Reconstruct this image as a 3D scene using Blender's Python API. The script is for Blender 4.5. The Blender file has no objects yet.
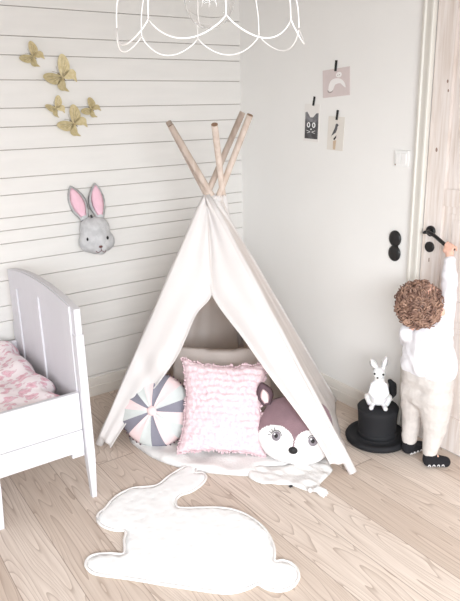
import bpy, bmesh, math, random
from mathutils import Vector as V, Matrix, geometry, noise
random.seed(4)
PI = math.pi
sc = bpy.context.scene
col = sc.collection

# ------------------------------------------------------------------ materials
def mat(name, c, rough=.6, var=0, vscale=8, c2=None, bump=0, bscale=60, stretch=(1,1,1), sheen=0, metal=0, trans=0, coat=0, sss=0):
    m = bpy.data.materials.new(name); m.use_nodes = True
    nt = m.node_tree; N = nt.nodes; L = nt.links
    b = N['Principled BSDF']
    b.inputs['Base Color'].default_value = (*c, 1)
    b.inputs['Roughness'].default_value = rough
    b.inputs['Metallic'].default_value = metal
    b.inputs['Coat Weight'].default_value = coat
    b.inputs['Sheen Weight'].default_value = sheen
    b.inputs['Transmission Weight'].default_value = trans
    if sss: b.inputs['Subsurface Weight'].default_value = sss; b.inputs['Subsurface Radius'].default_value = (.02,.01,.006)
    tc = N.new('ShaderNodeTexCoord'); mp = N.new('ShaderNodeMapping'); mp.inputs['Scale'].default_value = stretch
    L.new(tc.outputs['Object'], mp.inputs[0])
    if var or c2:
        n = N.new('ShaderNodeTexNoise'); n.inputs['Scale'].default_value = vscale; n.inputs['Detail'].default_value = 5
        L.new(mp.outputs[0], n.inputs[0])
        r = N.new('ShaderNodeValToRGB')
        a = c2 if c2 else tuple(x*(1-var) for x in c)
        r.color_ramp.elements[0].position = .38; r.color_ramp.elements[1].position = .62
        r.color_ramp.elements[0].color = (*a, 1); r.color_ramp.elements[1].color = (*c, 1)
        L.new(n.outputs[0], r.inputs[0]); L.new(r.outputs[0], b.inputs['Base Color'])
    if bump:
        n = N.new('ShaderNodeTexNoise'); n.inputs['Scale'].default_value = bscale; n.inputs['Detail'].default_value = 4
        L.new(mp.outputs[0], n.inputs[0])
        u = N.new('ShaderNodeBump'); u.inputs['Strength'].default_value = bump; u.inputs['Distance'].default_value = .01
        L.new(n.outputs[0], u.inputs['Height']); L.new(u.outputs[0], b.inputs['Normal'])
    return m

def srgb(r, g, b):
    f = lambda v: (v/255/12.92) if v/255 <= .04045 else ((v/255+.055)/1.055)**2.4
    return (f(r), f(g), f(b))

M = {}
M['wallL'] = mat('painted_board', srgb(236,233,229), .6, .03, 3, bump=.05, bscale=40, stretch=(1,1,6))
M['groove'] = mat('board_joint', srgb(176,166,160), .9)
M['wallR'] = mat('plaster', srgb(246,244,241), .8, .02, 2, bump=.08, bscale=25)
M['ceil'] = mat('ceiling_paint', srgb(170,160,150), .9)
M['trim'] = mat('trim_paint', srgb(228,224,216), .45, .02, 5)
M['base'] = mat('baseboard_paint', srgb(232,226,218), .5, .04, 6)
M['canvas'] = mat('tent_canvas', srgb(248,246,246), .9, .03, 5, bump=.15, bscale=300, sheen=.1)
M['canvas_dull'] = mat('tent_canvas_side', srgb(250,246,244), .9, .04, 5, bump=.15, bscale=300)
M['pole'] = mat('pine_pole', srgb(216,200,188), .6, .2, 14, c2=srgb(200,180,166), bump=.1, bscale=30, stretch=(3,3,.5))
M['poleend'] = mat('pole_end_grain', srgb(150,120,98), .8)
M['bedpaint'] = mat('bed_paint', srgb(220,218,222), .55, .04, 7, bump=.04, bscale=30, stretch=(1,1,.3))
M['black'] = mat('black_felt', srgb(24,24,28), .8, bump=.1, bscale=200)
M['blackgloss'] = mat('black_gloss', srgb(20,19,21), .4, coat=.1)
M['rug'] = mat('rug_cotton', srgb(250,249,248), .95, .02, 8)
M['rugedge'] = mat('rug_piping', srgb(236,232,229), .9)
M['cloth'] = mat('white_muslin', srgb(236,233,231), .95, .03, 9, bump=.3, bscale=90)
M['pinkruf'] = mat('pink_ruffle', srgb(238,216,219), .95, 0, 60, c2=srgb(226,196,202), bump=.5, bscale=120)
M['beige'] = mat('beige_linen', srgb(222,212,206), .95, .05, 10, bump=.2, bscale=200)
M['grey'] = mat('grey_linen', srgb(140,138,150), .95, .05, 20, bump=.2, bscale=300)
M['mint'] = mat('pale_grey_green_cotton', srgb(216,220,218), .95, .04, 20, bump=.2, bscale=300)
M['pinkc'] = mat('pale_pink_cotton', srgb(244,220,220), .95, .04, 20, bump=.2, bscale=300)
M['deer'] = mat('mauve_brown_velour', srgb(140,112,118), .9, .12, 14, bump=.3, bscale=200, sheen=.2)
M['deerdark'] = mat('dark_plum_velour', srgb(104,82,90), .9, .1, 14, bump=.3, bscale=200)
M['dmask'] = mat('cream_felt', srgb(232,228,226), .95, .02, 14, bump=.1, bscale=200)
M['dirty_black'] = mat('black_thread', srgb(26,22,24), .6)
M['eyegrey'] = mat('iris_grey', srgb(128,120,126), .5)
M['glint'] = mat('white_thread', srgb(250,250,250), .5)
M['bunny'] = mat('grey_wool', srgb(214,213,214), .95, .1, 25, c2=srgb(196,195,196), bump=.4, bscale=160)
M['bunnypink'] = mat('pink_wool', srgb(244,200,214), .95, .05, 25, bump=.3, bscale=160)
M['nosebr'] = mat('brown_thread', srgb(110,70,68), .8)
M['gold'] = mat('gold_foil', srgb(212,198,158), .38, .15, 60, c2=srgb(198,182,138), metal=.15)
M['golddk'] = mat('gold_foil_dark', srgb(160,146,120), .4, .15, 60, metal=.35)  # darker gold for the wing veins and bodies
M['lampw'] = mat('white_wire', srgb(252,248,246), .4)
M['porc'] = mat('white_porcelain', srgb(240,239,240), .25, coat=.3, sss=.1)
M['skin'] = mat('skin', srgb(236,190,170), .55, .04, 20, sss=.15)
M['hair'] = mat('light_brown_hair', srgb(178,142,122), .45, 0, 26, c2=srgb(124,94,82))
M['shirt'] = mat('white_jersey', srgb(234,232,236), .9, .02, 10, bump=.25, bscale=26)
M['pants'] = mat('oatmeal_linen', srgb(212,205,200), .95, .08, 40, bump=.3, bscale=120)
M['sock'] = mat('black_sock', srgb(26,25,30), .95)
M['sockw'] = mat('white_sock_print', srgb(235,232,232), .9)
M['plastic'] = mat('white_plastic', srgb(244,243,241), .35)
M['paperpink'] = mat('pinkish_card', srgb(222,208,206), .7, .03, 20)
M['paper'] = mat('white_card', srgb(240,236,232), .7)
M['paperpale'] = mat('pale_card', srgb(232,226,218), .7, .03, 20)
M['photodk'] = mat('dark_photo_print', srgb(66,64,66), .5, 0, 30, c2=srgb(96,94,98))
M['photodk2'] = mat('grey_photo_print', srgb(140,138,142), .5, 0, 40, c2=srgb(100,98,102))
M['stake'] = mat('tan_print', srgb(208,184,158), .7)
M['tape'] = mat('black_tape', srgb(28,27,28), .5)
M['line'] = mat('pale_line_print', srgb(248,244,242), .7)
M['linedk'] = mat('grey_line_print', srgb(170,156,154), .7)
M['knot'] = mat('dark_knot', srgb(150,124,112), .8)
M['mattress'] = mat('mattress_ticking', srgb(232,226,224), .9)

def glass():
    m = bpy.data.materials.new('clear_glass'); m.use_nodes = True
    b = m.node_tree.nodes['Principled BSDF']
    b.inputs['Transmission Weight'].default_value = 1; b.inputs['Roughness'].default_value = .02
    b.inputs['IOR'].default_value = 1.2; b.inputs['Base Color'].default_value = (1,1,1,1)
    return m
M['glass'] = glass()

for k in ('canvas', 'canvas_dull'):
    nt = M[k].node_tree; b = nt.nodes['Principled BSDF']; out = nt.nodes['Material Output']
    tr = nt.nodes.new('ShaderNodeBsdfTranslucent'); tr.inputs[0].default_value = (.97,.84,.74,1)
    mx = nt.nodes.new('ShaderNodeMixShader'); mx.inputs[0].default_value = .30 if k == 'canvas' else .36
    nt.links.new(b.outputs[0], mx.inputs[1]); nt.links.new(tr.outputs[0], mx.inputs[2]); nt.links.new(mx.outputs[0], out.inputs[0])

def floor_mat():
    m = bpy.data.materials.new('white_oiled_oak'); m.use_nodes = True
    nt = m.node_tree; N = nt.nodes; L = nt.links; b = N['Principled BSDF']
    def mth(op, a, c=None):
        n = N.new('ShaderNodeMath'); n.operation = op
        for i, v in enumerate((a, c)):
            if v is None: continue
            if isinstance(v, (int, float)): n.inputs[i].default_value = v
            else: L.new(v, n.inputs[i])
        return n.outputs[0]
    uv = N.new('ShaderNodeUVMap'); sp = N.new('ShaderNodeSeparateXYZ'); L.new(uv.outputs[0], sp.inputs[0])
    u, v = sp.outputs[0], sp.outputs[1]
    pid = mth('FLOOR', u); fr = mth('FRACT', u)
    wn = N.new('ShaderNodeTexWhiteNoise'); wn.noise_dimensions = '1D'; L.new(pid, wn.inputs['W'])
    rnd = wn.outputs['Value']
    # board ends
    vv = mth('ADD', mth('DIVIDE', v, 3.4), mth('MULTIPLY', rnd, 7.3))
    vid = mth('FLOOR', vv); vfr = mth('FRACT', vv)
    wn2 = N.new('ShaderNodeTexWhiteNoise'); wn2.noise_dimensions = '2D'
    cb0 = N.new('ShaderNodeCombineXYZ'); L.new(pid, cb0.inputs[0]); L.new(vid, cb0.inputs[1]); L.new(cb0.outputs[0], wn2.inputs['Vector'])
    rn = wn2.outputs['Value']
    # grain coordinates: metres across and along, shifted per board
    cb = N.new('ShaderNodeCombineXYZ')
    L.new(mth('ADD', mth('MULTIPLY', u, .19), mth('MULTIPLY', rn, 3.7)), cb.inputs[0])
    L.new(mth('ADD', mth('MULTIPLY', v, .115), mth('MULTIPLY', rn, 9.1)), cb.inputs[1])
    L.new(mth('MULTIPLY', rn, 13.), cb.inputs[2])
    big = N.new('ShaderNodeTexNoise'); big.inputs['Scale'].default_value = 6.5; big.inputs['Detail'].default_value = 1.5
    L.new(cb.outputs[0], big.inputs[0])
    rings = mth('FRACT', mth('MULTIPLY', big.outputs[0], 24.))
    ring = N.new('ShaderNodeValToRGB'); L.new(rings, ring.inputs[0])
    e = ring.color_ramp.elements; e[0].position = 0; e[0].color = (1,1,1,1); e[1].position = 1; e[1].color = (0,0,0,1)
    x = e.new(.2); x.color = (.25,.25,.25,1)
    cbf = N.new('ShaderNodeCombineXYZ'); L.new(mth('MULTIPLY', u, .19), cbf.inputs[0]); L.new(mth('MULTIPLY', v, .03), cbf.inputs[1]); L.new(rn, cbf.inputs[2])
    fine = N.new('ShaderNodeTexNoise'); fine.inputs['Scale'].default_value = 130; fine.inputs['Detail'].default_value = 3
    L.new(cbf.outputs[0], fine.inputs[0])
    def mix(fac, a, c, bt='MIX'):
        n = N.new('ShaderNodeMix'); n.data_type = 'RGBA'; n.blend_type = bt
        for k, vv_ in ((0, fac), (6, a), (7, c)):
            if isinstance(vv_, (int, float)): n.inputs[k].default_value = vv_
            elif isinstance(vv_, tuple): n.inputs[k].default_value = (*vv_, 1)
            else: L.new(vv_, n.inputs[k])
        return n.outputs[2]
    c = mix(rn, srgb(206,188,173), srgb(232,218,206))
    c = mix(mth('MULTIPLY', ring.outputs[0], .72), c, srgb(164,142,127))
    c = mix(mth('MULTIPLY', mth('SUBTRACT', fine.outputs[0], .4), 1.1), c, srgb(176,152,136))
    edge = mth('MINIMUM', fr, mth('SUBTRACT', 1., fr))
    seam = mth('LESS_THAN', edge, .009)
    ve = mth('MINIMUM', vfr, mth('SUBTRACT', 1., vfr)); seam2 = mth('LESS_THAN', ve, .0008)
    c = mix(mth('MULTIPLY', mth('MAXIMUM', seam, seam2), .55), c, srgb(120,95,80))
    # small knots
    vor = N.new('ShaderNodeTexVoronoi'); vor.inputs['Scale'].default_value = 1.9
    cbk = N.new('ShaderNodeCombineXYZ'); L.new(mth('MULTIPLY', u, .19), cbk.inputs[0]); L.new(mth('MULTIPLY', v, .8), cbk.inputs[1])
    L.new(cbk.outputs[0], vor.inputs[0])
    kn = mth('LESS_THAN', vor.outputs['Distance'], .013)
    c = mix(mth('MULTIPLY', kn, .7), c, srgb(100,70,62))
    L.new(c, b.inputs['Base Color'])
    b.inputs['Roughness'].default_value = .55
    bp = N.new('ShaderNodeBump'); bp.inputs['Strength'].default_value = .12; bp.inputs['Distance'].default_value = .004
    L.new(fine.outputs[0], bp.inputs['Height']); L.new(bp.outputs[0], b.inputs['Normal'])
    return m
M['floor'] = floor_mat()

def door_mat():
    m = mat('white_washed_pine', srgb(238,230,225), .55)
    nt = m.node_tree; N = nt.nodes; L = nt.links; b = N['Principled BSDF']
    tc = N.new('ShaderNodeTexCoord'); mp = N.new('ShaderNodeMapping'); mp.inputs['Scale'].default_value = (1, 9, .55)
    L.new(tc.outputs['Object'], mp.inputs[0])
    n = N.new('ShaderNodeTexNoise'); n.inputs['Scale'].default_value = 6; n.inputs['Detail'].default_value = 5; n.inputs['Distortion'].default_value = .4
    L.new(mp.outputs[0], n.inputs[0])
    r = N.new('ShaderNodeValToRGB'); e = r.color_ramp.elements
    e[0].position = .33; e[0].color = (*srgb(222,208,198),1); e[1].position = .62; e[1].color = (*srgb(240,231,226),1)
    L.new(n.outputs[0], r.inputs[0]); L.new(r.outputs[0], b.inputs['Base Color'])
    return m
M['door'] = door_mat()

def floral_mat():
    m = mat('pink_floral_cotton', srgb(246,230,232), .95)
    nt = m.node_tree; N = nt.nodes; L = nt.links; b = N['Principled BSDF']
    tc = N.new('ShaderNodeTexCoord')
    n0 = N.new('ShaderNodeTexNoise'); n0.inputs['Scale'].default_value = 18
    L.new(tc.outputs['Object'], n0.inputs[0])
    mx = N.new('ShaderNodeMix'); mx.data_type = 'RGBA'; mx.inputs[0].default_value = .1
    L.new(tc.outputs['Object'], mx.inputs[6]); L.new(n0.outputs['Color'], mx.inputs[7])
    v = N.new('ShaderNodeTexVoronoi'); v.inputs['Scale'].default_value = 24; v.feature = 'F1'
    L.new(mx.outputs[2], v.inputs[0])
    r = N.new('ShaderNodeValToRGB'); e = r.color_ramp.elements
    e[0].position = .12; e[0].color = (*srgb(214,166,176),1); e[1].position = .52; e[1].color = (*srgb(248,236,238),1)
    x = e.new(.30); x.color = (*srgb(240,196,208),1); x = e.new(.40); x.color = (*srgb(222,190,198),1)
    L.new(v.outputs['Distance'], r.inputs[0]); L.new(r.outputs[0], b.inputs['Base Color'])
    return m
M['floral'] = floral_mat()

# quilted bump on the rug
def quilt(m, scale, strength):
    nt = m.node_tree; N = nt.nodes; L = nt.links; b = N['Principled BSDF']
    tc = N.new('ShaderNodeTexCoord')
    v = N.new('ShaderNodeTexVoronoi'); v.inputs['Scale'].default_value = scale; v.feature = 'SMOOTH_F1'
    L.new(tc.outputs['Object'], v.inputs[0])
    u = N.new('ShaderNodeBump'); u.inputs['Strength'].default_value = strength; u.inputs['Distance'].default_value = .01
    L.new(v.outputs['Distance'], u.inputs['Height']); L.new(u.outputs[0], b.inputs['Normal'])
quilt(M['rug'], 30, .35)

# ------------------------------------------------------------------ helpers
def obj(name, bm, m, parent=None, smooth=False, mods=None):
    me = bpy.data.meshes.new(name)
    bmesh.ops.recalc_face_normals(bm, faces=bm.faces)
    bm.to_mesh(me); bm.free()
    ms = m if isinstance(m, (list, tuple)) else [m]
    for x in ms: me.materials.append(x)
    if smooth:
        for p in me.polygons: p.use_smooth = True
    o = bpy.data.objects.new(name, me); col.objects.link(o)
    if parent:
        o.parent = parent
        o.matrix_parent_inverse = parent.matrix_basis.inverted()
    return o
def tag(o, label=None, cat=None, group=None, kind=None):
    if label: o['label'] = label
    if cat: o['category'] = cat
    if group: o['group'] = group
    if kind: o['kind'] = kind
    return o
def thing(name, label, cat, loc=(0,0,0), rot=(0,0,0), group=None):
    o = bpy.data.objects.new(name, None); col.objects.link(o)
    o.empty_display_size = .05
    o.location = loc; o.rotation_euler = rot
    return tag(o, label, cat, group)
def box(bm, x0, x1, y0, y1, z0, z1, mi=0):
    vs = [bm.verts.new((x, y, z)) for x in (x0, x1) for y in (y0, y1) for z in (z0, z1)]
    for f in ((0,1,3,2),(4,6,7,5),(0,4,5,1),(2,3,7,6),(0,2,6,4),(1,5,7,3)):
        bm.faces.new([vs[i] for i in f]).material_index = mi
def bev(bm, w=.004, seg=2):
    bmesh.ops.bevel(bm, geom=[e for e in bm.edges], offset=w, segments=seg, affect='EDGES', profile=.6)
    return bm
def boxo(*a, w=.003):
    bm = bmesh.new(); box(bm, *a)
    return bev(bm, w)
def frame_of(t):
    t = t.normalized()
    a = V((0,0,1)) if abs(t.z) < .9 else V((1,0,0))
    n = t.cross(a).normalized(); return n, t.cross(n).normalized()
def tube(bm, pts, rad, seg=10, cap=True, mi=0, closed=False):
    pts = [V(p) for p in pts]; n = len(pts)
    if not isinstance(rad, (list, tuple)): rad = [rad]*n
    rings = []; pn = None
    for i, p in enumerate(pts):
        if closed: t = pts[(i+1) % n] - pts[i-1]
        else: t = pts[min(i+1, n-1)] - pts[max(i-1, 0)]
        if pn is None: nn, bb = frame_of(t)
        else:
            t.normalize(); nn = (pn - t*pn.dot(t)).normalized(); bb = t.cross(nn)
        pn = nn
        rings.append([bm.verts.new(p + (nn*math.cos(a) + bb*math.sin(a))*rad[i]) for a in [2*PI*k/seg for k in range(seg)]])
    m = n if closed else n-1
    for i in range(m):
        A, B = rings[i], rings[(i+1) % n]
        for k in range(seg):
            bm.faces.new((A[k], A[(k+1) % seg], B[(k+1) % seg], B[k])).material_index = mi
    if cap and not closed:
        bm.faces.new(rings[0][::-1]).material_index = mi; bm.faces.new(rings[-1]).material_index = mi
def smoothpath(pts, sub=6):
    pts = [V(p) for p in pts]; out = []
    for i in range(len(pts)-1):
        p0 = pts[max(i-1, 0)]; p1 = pts[i]; p2 = pts[i+1]; p3 = pts[min(i+2, len(pts)-1)]
        for k in range(sub):
            t = k/sub
            out.append(.5*((2*p1) + (p2-p0)*t + (2*p0-5*p1+4*p2-p3)*t*t + (3*p1-p0-3*p2+p3)*t**3))
    out.append(pts[-1]); return out
def smoothloop(pts, sub=4):
    n = len(pts); P = [V(p) for p in pts]; out = []
    for i in range(n):
        p0, p1, p2, p3 = P[i-1], P[i], P[(i+1) % n], P[(i+2) % n]
        for k in range(sub):
            t = k/sub
            out.append(.5*((2*p1) + (p2-p0)*t + (2*p0-5*p1+4*p2-p3)*t*t + (3*p1-p0-3*p2+p3)*t**3))
    return out
def lathe(bm, prof, c, seg=40, mi=0):
    rings = []
    for r, z in prof:
        if r < 1e-5: rings.append([bm.verts.new((c[0], c[1], c[2]+z))])
        else: rings.append([bm.verts.new((c[0]+r*math.cos(2*PI*k/seg), c[1]+r*math.sin(2*PI*k/seg), c[2]+z)) for k in range(seg)])
    for A, B in zip(rings, rings[1:]):
        for k in range(seg):
            k2 = (k+1) % seg
            if len(A) == 1 and len(B) == 1: continue
            if len(A) == 1: f = bm.faces.new((A[0], B[k], B[k2]))
            elif len(B) == 1: f = bm.faces.new((A[k], A[k2], B[0]))
            else: f = bm.faces.new((A[k], A[k2], B[k2], B[k]))
            f.material_index = mi
def sphere(bm, c, r, s=(1,1,1), seg=16, M4=None):
    mt = Matrix.Translation(V(c)) @ (M4.to_4x4() if M4 else Matrix.Identity(4)) @ Matrix.Diagonal((r*s[0], r*s[1], r*s[2], 1))
    bmesh.ops.create_uvsphere(bm, u_segments=seg, v_segments=max(6, seg//2+2), radius=1, matrix=mt)
def grid(bm, fn, nu, nv, mi=0, uvs=False):
    vs = [[bm.verts.new(fn(i/nu, j/nv)) for j in range(nv+1)] for i in range(nu+1)]
    for i in range(nu):
        for j in range(nv):
            try: bm.faces.new((vs[i][j], vs[i+1][j], vs[i+1][j+1], vs[i][j+1])).material_index = mi
            except ValueError: pass
    return vs
def solidify(o, t, offset=-1):
    m = o.modifiers.new('solid', 'SOLIDIFY'); m.thickness = t; m.offset = offset; return o
def subsurf(o, n=1):
    m = o.modifiers.new('sub', 'SUBSURF'); m.levels = n; m.render_levels = n; return o

def capsule(bm, a, b, ra, rb, s=(1,1,1)):
    """a rounded tapering limb between two joints"""
    a = V(a); b = V(b); d = b-a; L = d.length
    if L < 1e-6:
        sphere(bm, a, ra, s, 16); return
    n, t = frame_of(d); w = d.normalized()
    R = Matrix((n, t, w)).transposed()
    rings = []
    prof = []
    for k in range(0, 6): 
        th = -PI/2 + (PI/2)*k/5; prof.append((ra*math.cos(th), ra*math.sin(th)))
    for k in range(0, 6):
        th = (PI/2)*k/5; prof.append((rb*math.cos(th), L + rb*math.sin(th)))
    seg = 16
    for r, z in prof:
        if r < 1e-5: rings.append([bm.verts.new(a + w*z)])
        else: rings.append([bm.verts.new(a + w*z + (n*math.cos(2*PI*k/seg) + t*math.sin(2*PI*k/seg))*r) for k in range(seg)])
    for A, B in zip(rings, rings[1:]):
        for k in range(seg):
            k2 = (k+1) % seg
            if len(A) == 1: bm.faces.new((A[0], B[k], B[k2]))
            elif len(B) == 1: bm.faces.new((A[k], A[k2], B[0]))
            else: bm.faces.new((A[k], A[k2], B[k2], B[k]))
def blob(name, caps, m, parent=None, voxel=.006, smooth=6, ells=(), fn=None):
    """union of limbs fused into ONE continuous smooth surface"""
    bm = bmesh.new()
    for c in caps: capsule(bm, *c)
    for c, r, s, R in ells: sphere(bm, c, r, s, 24, R)
    bmesh.ops.recalc_face_normals(bm, faces=bm.faces)
    me = bpy.data.meshes.new(name); bm.to_mesh(me); bm.free()
    t = bpy.data.objects.new('tmp', me); col.objects.link(t)
    r = t.modifiers.new('r', 'REMESH'); r.mode = 'VOXEL'; r.voxel_size = voxel; r.use_smooth_shade = True
    s = t.modifiers.new('s', 'SMOOTH'); s.factor = .6; s.iterations = smooth
    dg = bpy.context.evaluated_depsgraph_get(); dg.update()
    me2 = bpy.data.meshes.new_from_object(t.evaluated_get(dg))
    bpy.data.objects.remove(t)
    me2.name = name; me2.materials.clear()
    for x in (m if isinstance(m, (list, tuple)) else [m]): me2.materials.append(x)
    if fn:
        for v in me2.vertices: v.co = fn(v.co)
    for p in me2.polygons: p.use_smooth = True
    o = bpy.data.objects.new(name, me2); col.objects.link(o)
    if parent:
        o.parent = parent; o.matrix_parent_inverse = parent.matrix_basis.inverted()
    return o

def segd(p, a, b):
    d = b-a; t = max(0, min(1, (p-a).dot(d)/max(d.length_squared, 1e-12))); return (p-a-d*t).length
def inside(p, P):
    r = False; n = len(P)
    for i in range(n):
        a, b = P[i], P[i-1]
        if (a.y > p.y) != (b.y > p.y) and p.x < (b.x-a.x)*(p.y-a.y)/(b.y-a.y)+a.x: r = not r
    return r
def padded(outline, step, prof, T, matfn=None, both=True, jitter=.25, back=None):
    """closed 3-D pad from a 2-D outline; prof(d, p) half thickness; T maps (u,v,w) to space"""
    P = [V((p[0], p[1])) for p in outline]
    x0 = min(p.x for p in P); x1 = max(p.x for p in P); y0 = min(p.y for p in P); y1 = max(p.y for p in P)
    pts = list(P); n = len(P)
    j = 0; y = y0
    while y < y1:
        x = x0 + (step/2 if j % 2 else 0)
        while x < x1:
            q = V((x, y))
            if inside(q, P) and min(segd(q, P[i], P[i-1]) for i in range(n)) > step*.45: pts.append(q)
            x += step
        y += step*.866; j += 1
    res = geometry.delaunay_2d_cdt(pts, [], [list(range(n))], 1, 1e-6)
    vs, fs = res[0], res[2]
    bm = bmesh.new()
    dist = [min(segd(q, P[i], P[i-1]) for i in range(n)) for q in vs]
    top = [bm.verts.new(T(q.x, q.y, prof(d, q))) for q, d in zip(vs, dist)]
    bf = back or (lambda d, q: -prof(d, q))
    bot = [bm.verts.new(T(q.x, q.y, bf(d, q))) if d > 1e-6 else None for q, d in zip(vs, dist)]
    bot = [b if b else t for b, t in zip(bot, top)]
    for f in fs:
        c = sum((vs[i] for i in f), V((0,0)))/len(f)
        F = bm.faces.new([top[i] for i in f])
        if matfn: F.material_index = matfn(c)
        try:
            F = bm.faces.new([bot[i] for i in reversed(f)])
            if matfn: F.material_index = matfn(c)
        except ValueError: pass
    return bm
def plane_T(c, right, up, nrm):
    c = V(c); right = V(right).normalized(); up = V(up).normalized(); nrm = V(nrm).normalized()
    return lambda u, v, w: c + right*u + up*v + nrm*w

# ------------------------------------------------------------------ the room
YF, XF, H = -5.2, -5.2, 2.55
# floor with plank coordinates
edges = [0.018, -.165] + [-.165-.1825*k for k in range(1, 5)] + [-.895-.1975*k for k in range(1, 23)]
bm = bmesh.new(); uvl = bm.loops.layers.uv.new('UVMap')
prev = None
for i, x in enumerate(edges):
    a, b = bm.verts.new((x, .02, 0)), bm.verts.new((x, YF, 0))
    if prev:
        f = bm.faces.new((prev[0], prev[1], b, a))
        for lp, (uu, vv) in zip(f.loops, ((i-1, .02), (i-1, YF), (i, YF), (i, .02))): lp[uvl].uv = (uu, vv)
    prev = (a, b)
tag(obj('floor', bm, M['floor']), kind='structure')

# planked wall (y = 0)
seams = [.13, .339, .473, .591, .679, .822, .923, 1.027, 1.098, 1.166, 1.287, 1.377, 1.522, 1.638, 1.733, 1.873, 1.994, 2.086, 2.227, 2.36, 2.5]
bm = bmesh.new()
z = .02
box(bm, XF, .1, .012, .10, -.02, H, 1)
prevz = 0
for s in seams + [H]:
    b2 = bmesh.new(); box(b2, XF, .06, 0, .02, prevz+.0016, s-.0016)
    bmesh.ops.bevel(b2, geom=[e for e in b2.edges if abs((e.verts[0].co-e.verts[1].co).x) > 1], offset=.0016, segments=1, affect='EDGES')
    me = bpy.data.meshes.new('t'); b2.to_mesh(me); b2.free(); bm.from_mesh(me); bpy.data.meshes.remove(me)
    prevz = s
tag(obj('wall_left', bm, [M['wallL'], M['groove']]), kind='structure')

# plain wall (x = 0) with the doorway
DY0, DY1, DZ = -1.500, -2.36, 2.2
bm = bmesh.new()
box(bm, 0, .12, DY0+.0, .1, -.02, H); box(bm, 0, .12, YF, DY1, -.02, H); box(bm, 0, .12, DY1, DY0, DZ, H)
tag(obj('wall_right', bm, M['wallR']), kind='structure')
bm = bmesh.new(); box(bm, XF, .12, YF, .1, H, H+.05)
tag(obj('ceiling', bm, M['ceil']), kind='structure')

def profile_x(x0, x1, prof):   # along x on the planked wall; prof = (depth, z)
    bm = bmesh.new(); A = [bm.verts.new((x0, -d, z)) for d, z in prof]; B = [bm.verts.new((x1, -d, z)) for d, z in prof]
    for i in range(len(prof)):
        k = (i+1) % len(prof); bm.faces.new((A[i], A[k], B[k], B[i]))
    bm.faces.new(A); bm.faces.new(B[::-1]); return bm
def profile_y(y0, y1, prof):
    bm = bmesh.new(); A = [bm.verts.new((-d, y0, z)) for d, z in prof]; B = [bm.verts.new((-d, y1, z)) for d, z in prof]
    for i in range(len(prof)):
        k = (i+1) % len(prof); bm.faces.new((A[i], A[k], B[k], B[i]))
    bm.faces.new(A); bm.faces.new(B[::-1]); return bm
BP = [(0,0),(.02,0),(.02,.062),(.016,.066),(.016,.074),(.013,.098),(.008,.112),(0,.116)]
tag(obj('baseboard_left', profile_x(XF, 0, BP), M['base']), kind='structure')
tag(obj('baseboard_right', profile_y(0, -1.433, BP), M['base']), kind='structure')
# door casing
def casing_v(y0, y1, z0, z1):
    pr = [(0,0),(.010,0),(.020,.008),(.022,.02),(.016,.026),(.018,.05),(.024,.055),(.024,.066),(.018,.070),(0,.070)]
    bm = bmesh.new(); s = 1 if y1 > y0 else -1
    A = [bm.verts.new((-d, y0+s*w, z0)) for d, w in pr]; B = [bm.verts.new((-d, y0+s*w, z1)) for d, w in pr]
    for i in range(len(pr)):
        k = (i+1) % len(pr); bm.faces.new((A[i], A[k], B[k], B[i]))
    bm.faces.new(A); bm.faces.new(B[::-1]); return bm
tag(obj('trim_1', casing_v(-1.433, -1.503, 0, DZ+.07), M['trim']), kind='structure')
tag(obj('trim_2', casing_v(DY1-.067, DY1+.003, 0, DZ+.07), M['trim']), kind='structure')
bm = bmesh.new(); box(bm, -.022, 0, DY1, DY0, DZ, DZ+.07); tag(obj('trim_3', bev(bm, .004), M['trim']), kind='structure')

# the door leaf: stiles, rails, raised panels (frames of moulding)
door = thing('door_1', None, None, (.02, -1.93, 0)); door['kind'] = 'structure'
dl, dr = -1.506, -2.352
bm = bmesh.new()
box(bm, .012, .045, dr, dl, .012, DZ-.006)            # core
def stile(y0, y1, z0, z1):
    b2 = bmesh.new(); box(b2, 0.0, .014, min(y0,y1), max(y0,y1), z0, z1)
    bmesh.ops.bevel(b2, geom=[e for e in b2.edges], offset=.003, segments=2, affect='EDGES')
    me = bpy.data.meshes.new('t'); b2.to_mesh(me); b2.free(); bm.from_mesh(me); bpy.data.meshes.remove(me)
stile(dl, -1.614, .012, DZ-.006); stile(-2.244, dr, .012, DZ-.006)
stile(-1.614, -2.244, 1.245, 1.325); stile(-1.614, -2.244, 2.09, DZ-.006); stile(-1.614, -2.244, .012, .20); stile(-1.614, -2.244, .70, .80)
obj('door_leaf', bm, M['door'], door)
for z0, z1 in ((.20, .70), (.80, 1.245), (1.325, 2.09)):
    bm = bmesh.new()
    # stepped raised field
    for d, i in ((.010, .006), (.006, .03), (.002, .055)):
        b2 = bmesh.new(); box(b2, d, .014, -2.244+i, -1.614-i, z0+i, z1-i)
        bmesh.ops.bevel(b2, geom=[e for e in b2.edges], offset=.0035, segments=2, affect='EDGES')
        me = bpy.data.meshes.new('t'); b2.to_mesh(me); b2.free(); bm.from_mesh(me); bpy.data.meshes.remove(me)
    obj('door_panel', bm, M['door'], door)
for (ky, kz, kr) in ((-1.553, 1.50, .008), (-1.586, 1.80, .006), (-1.593, 1.76, .005), (-1.55, .78, .007)):
    bm = bmesh.new(); sphere(bm, (0.0, ky, kz), kr, (.08, .75, 1.3), 12)
    o = obj('knot', bm, M['knot'], door)
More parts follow.
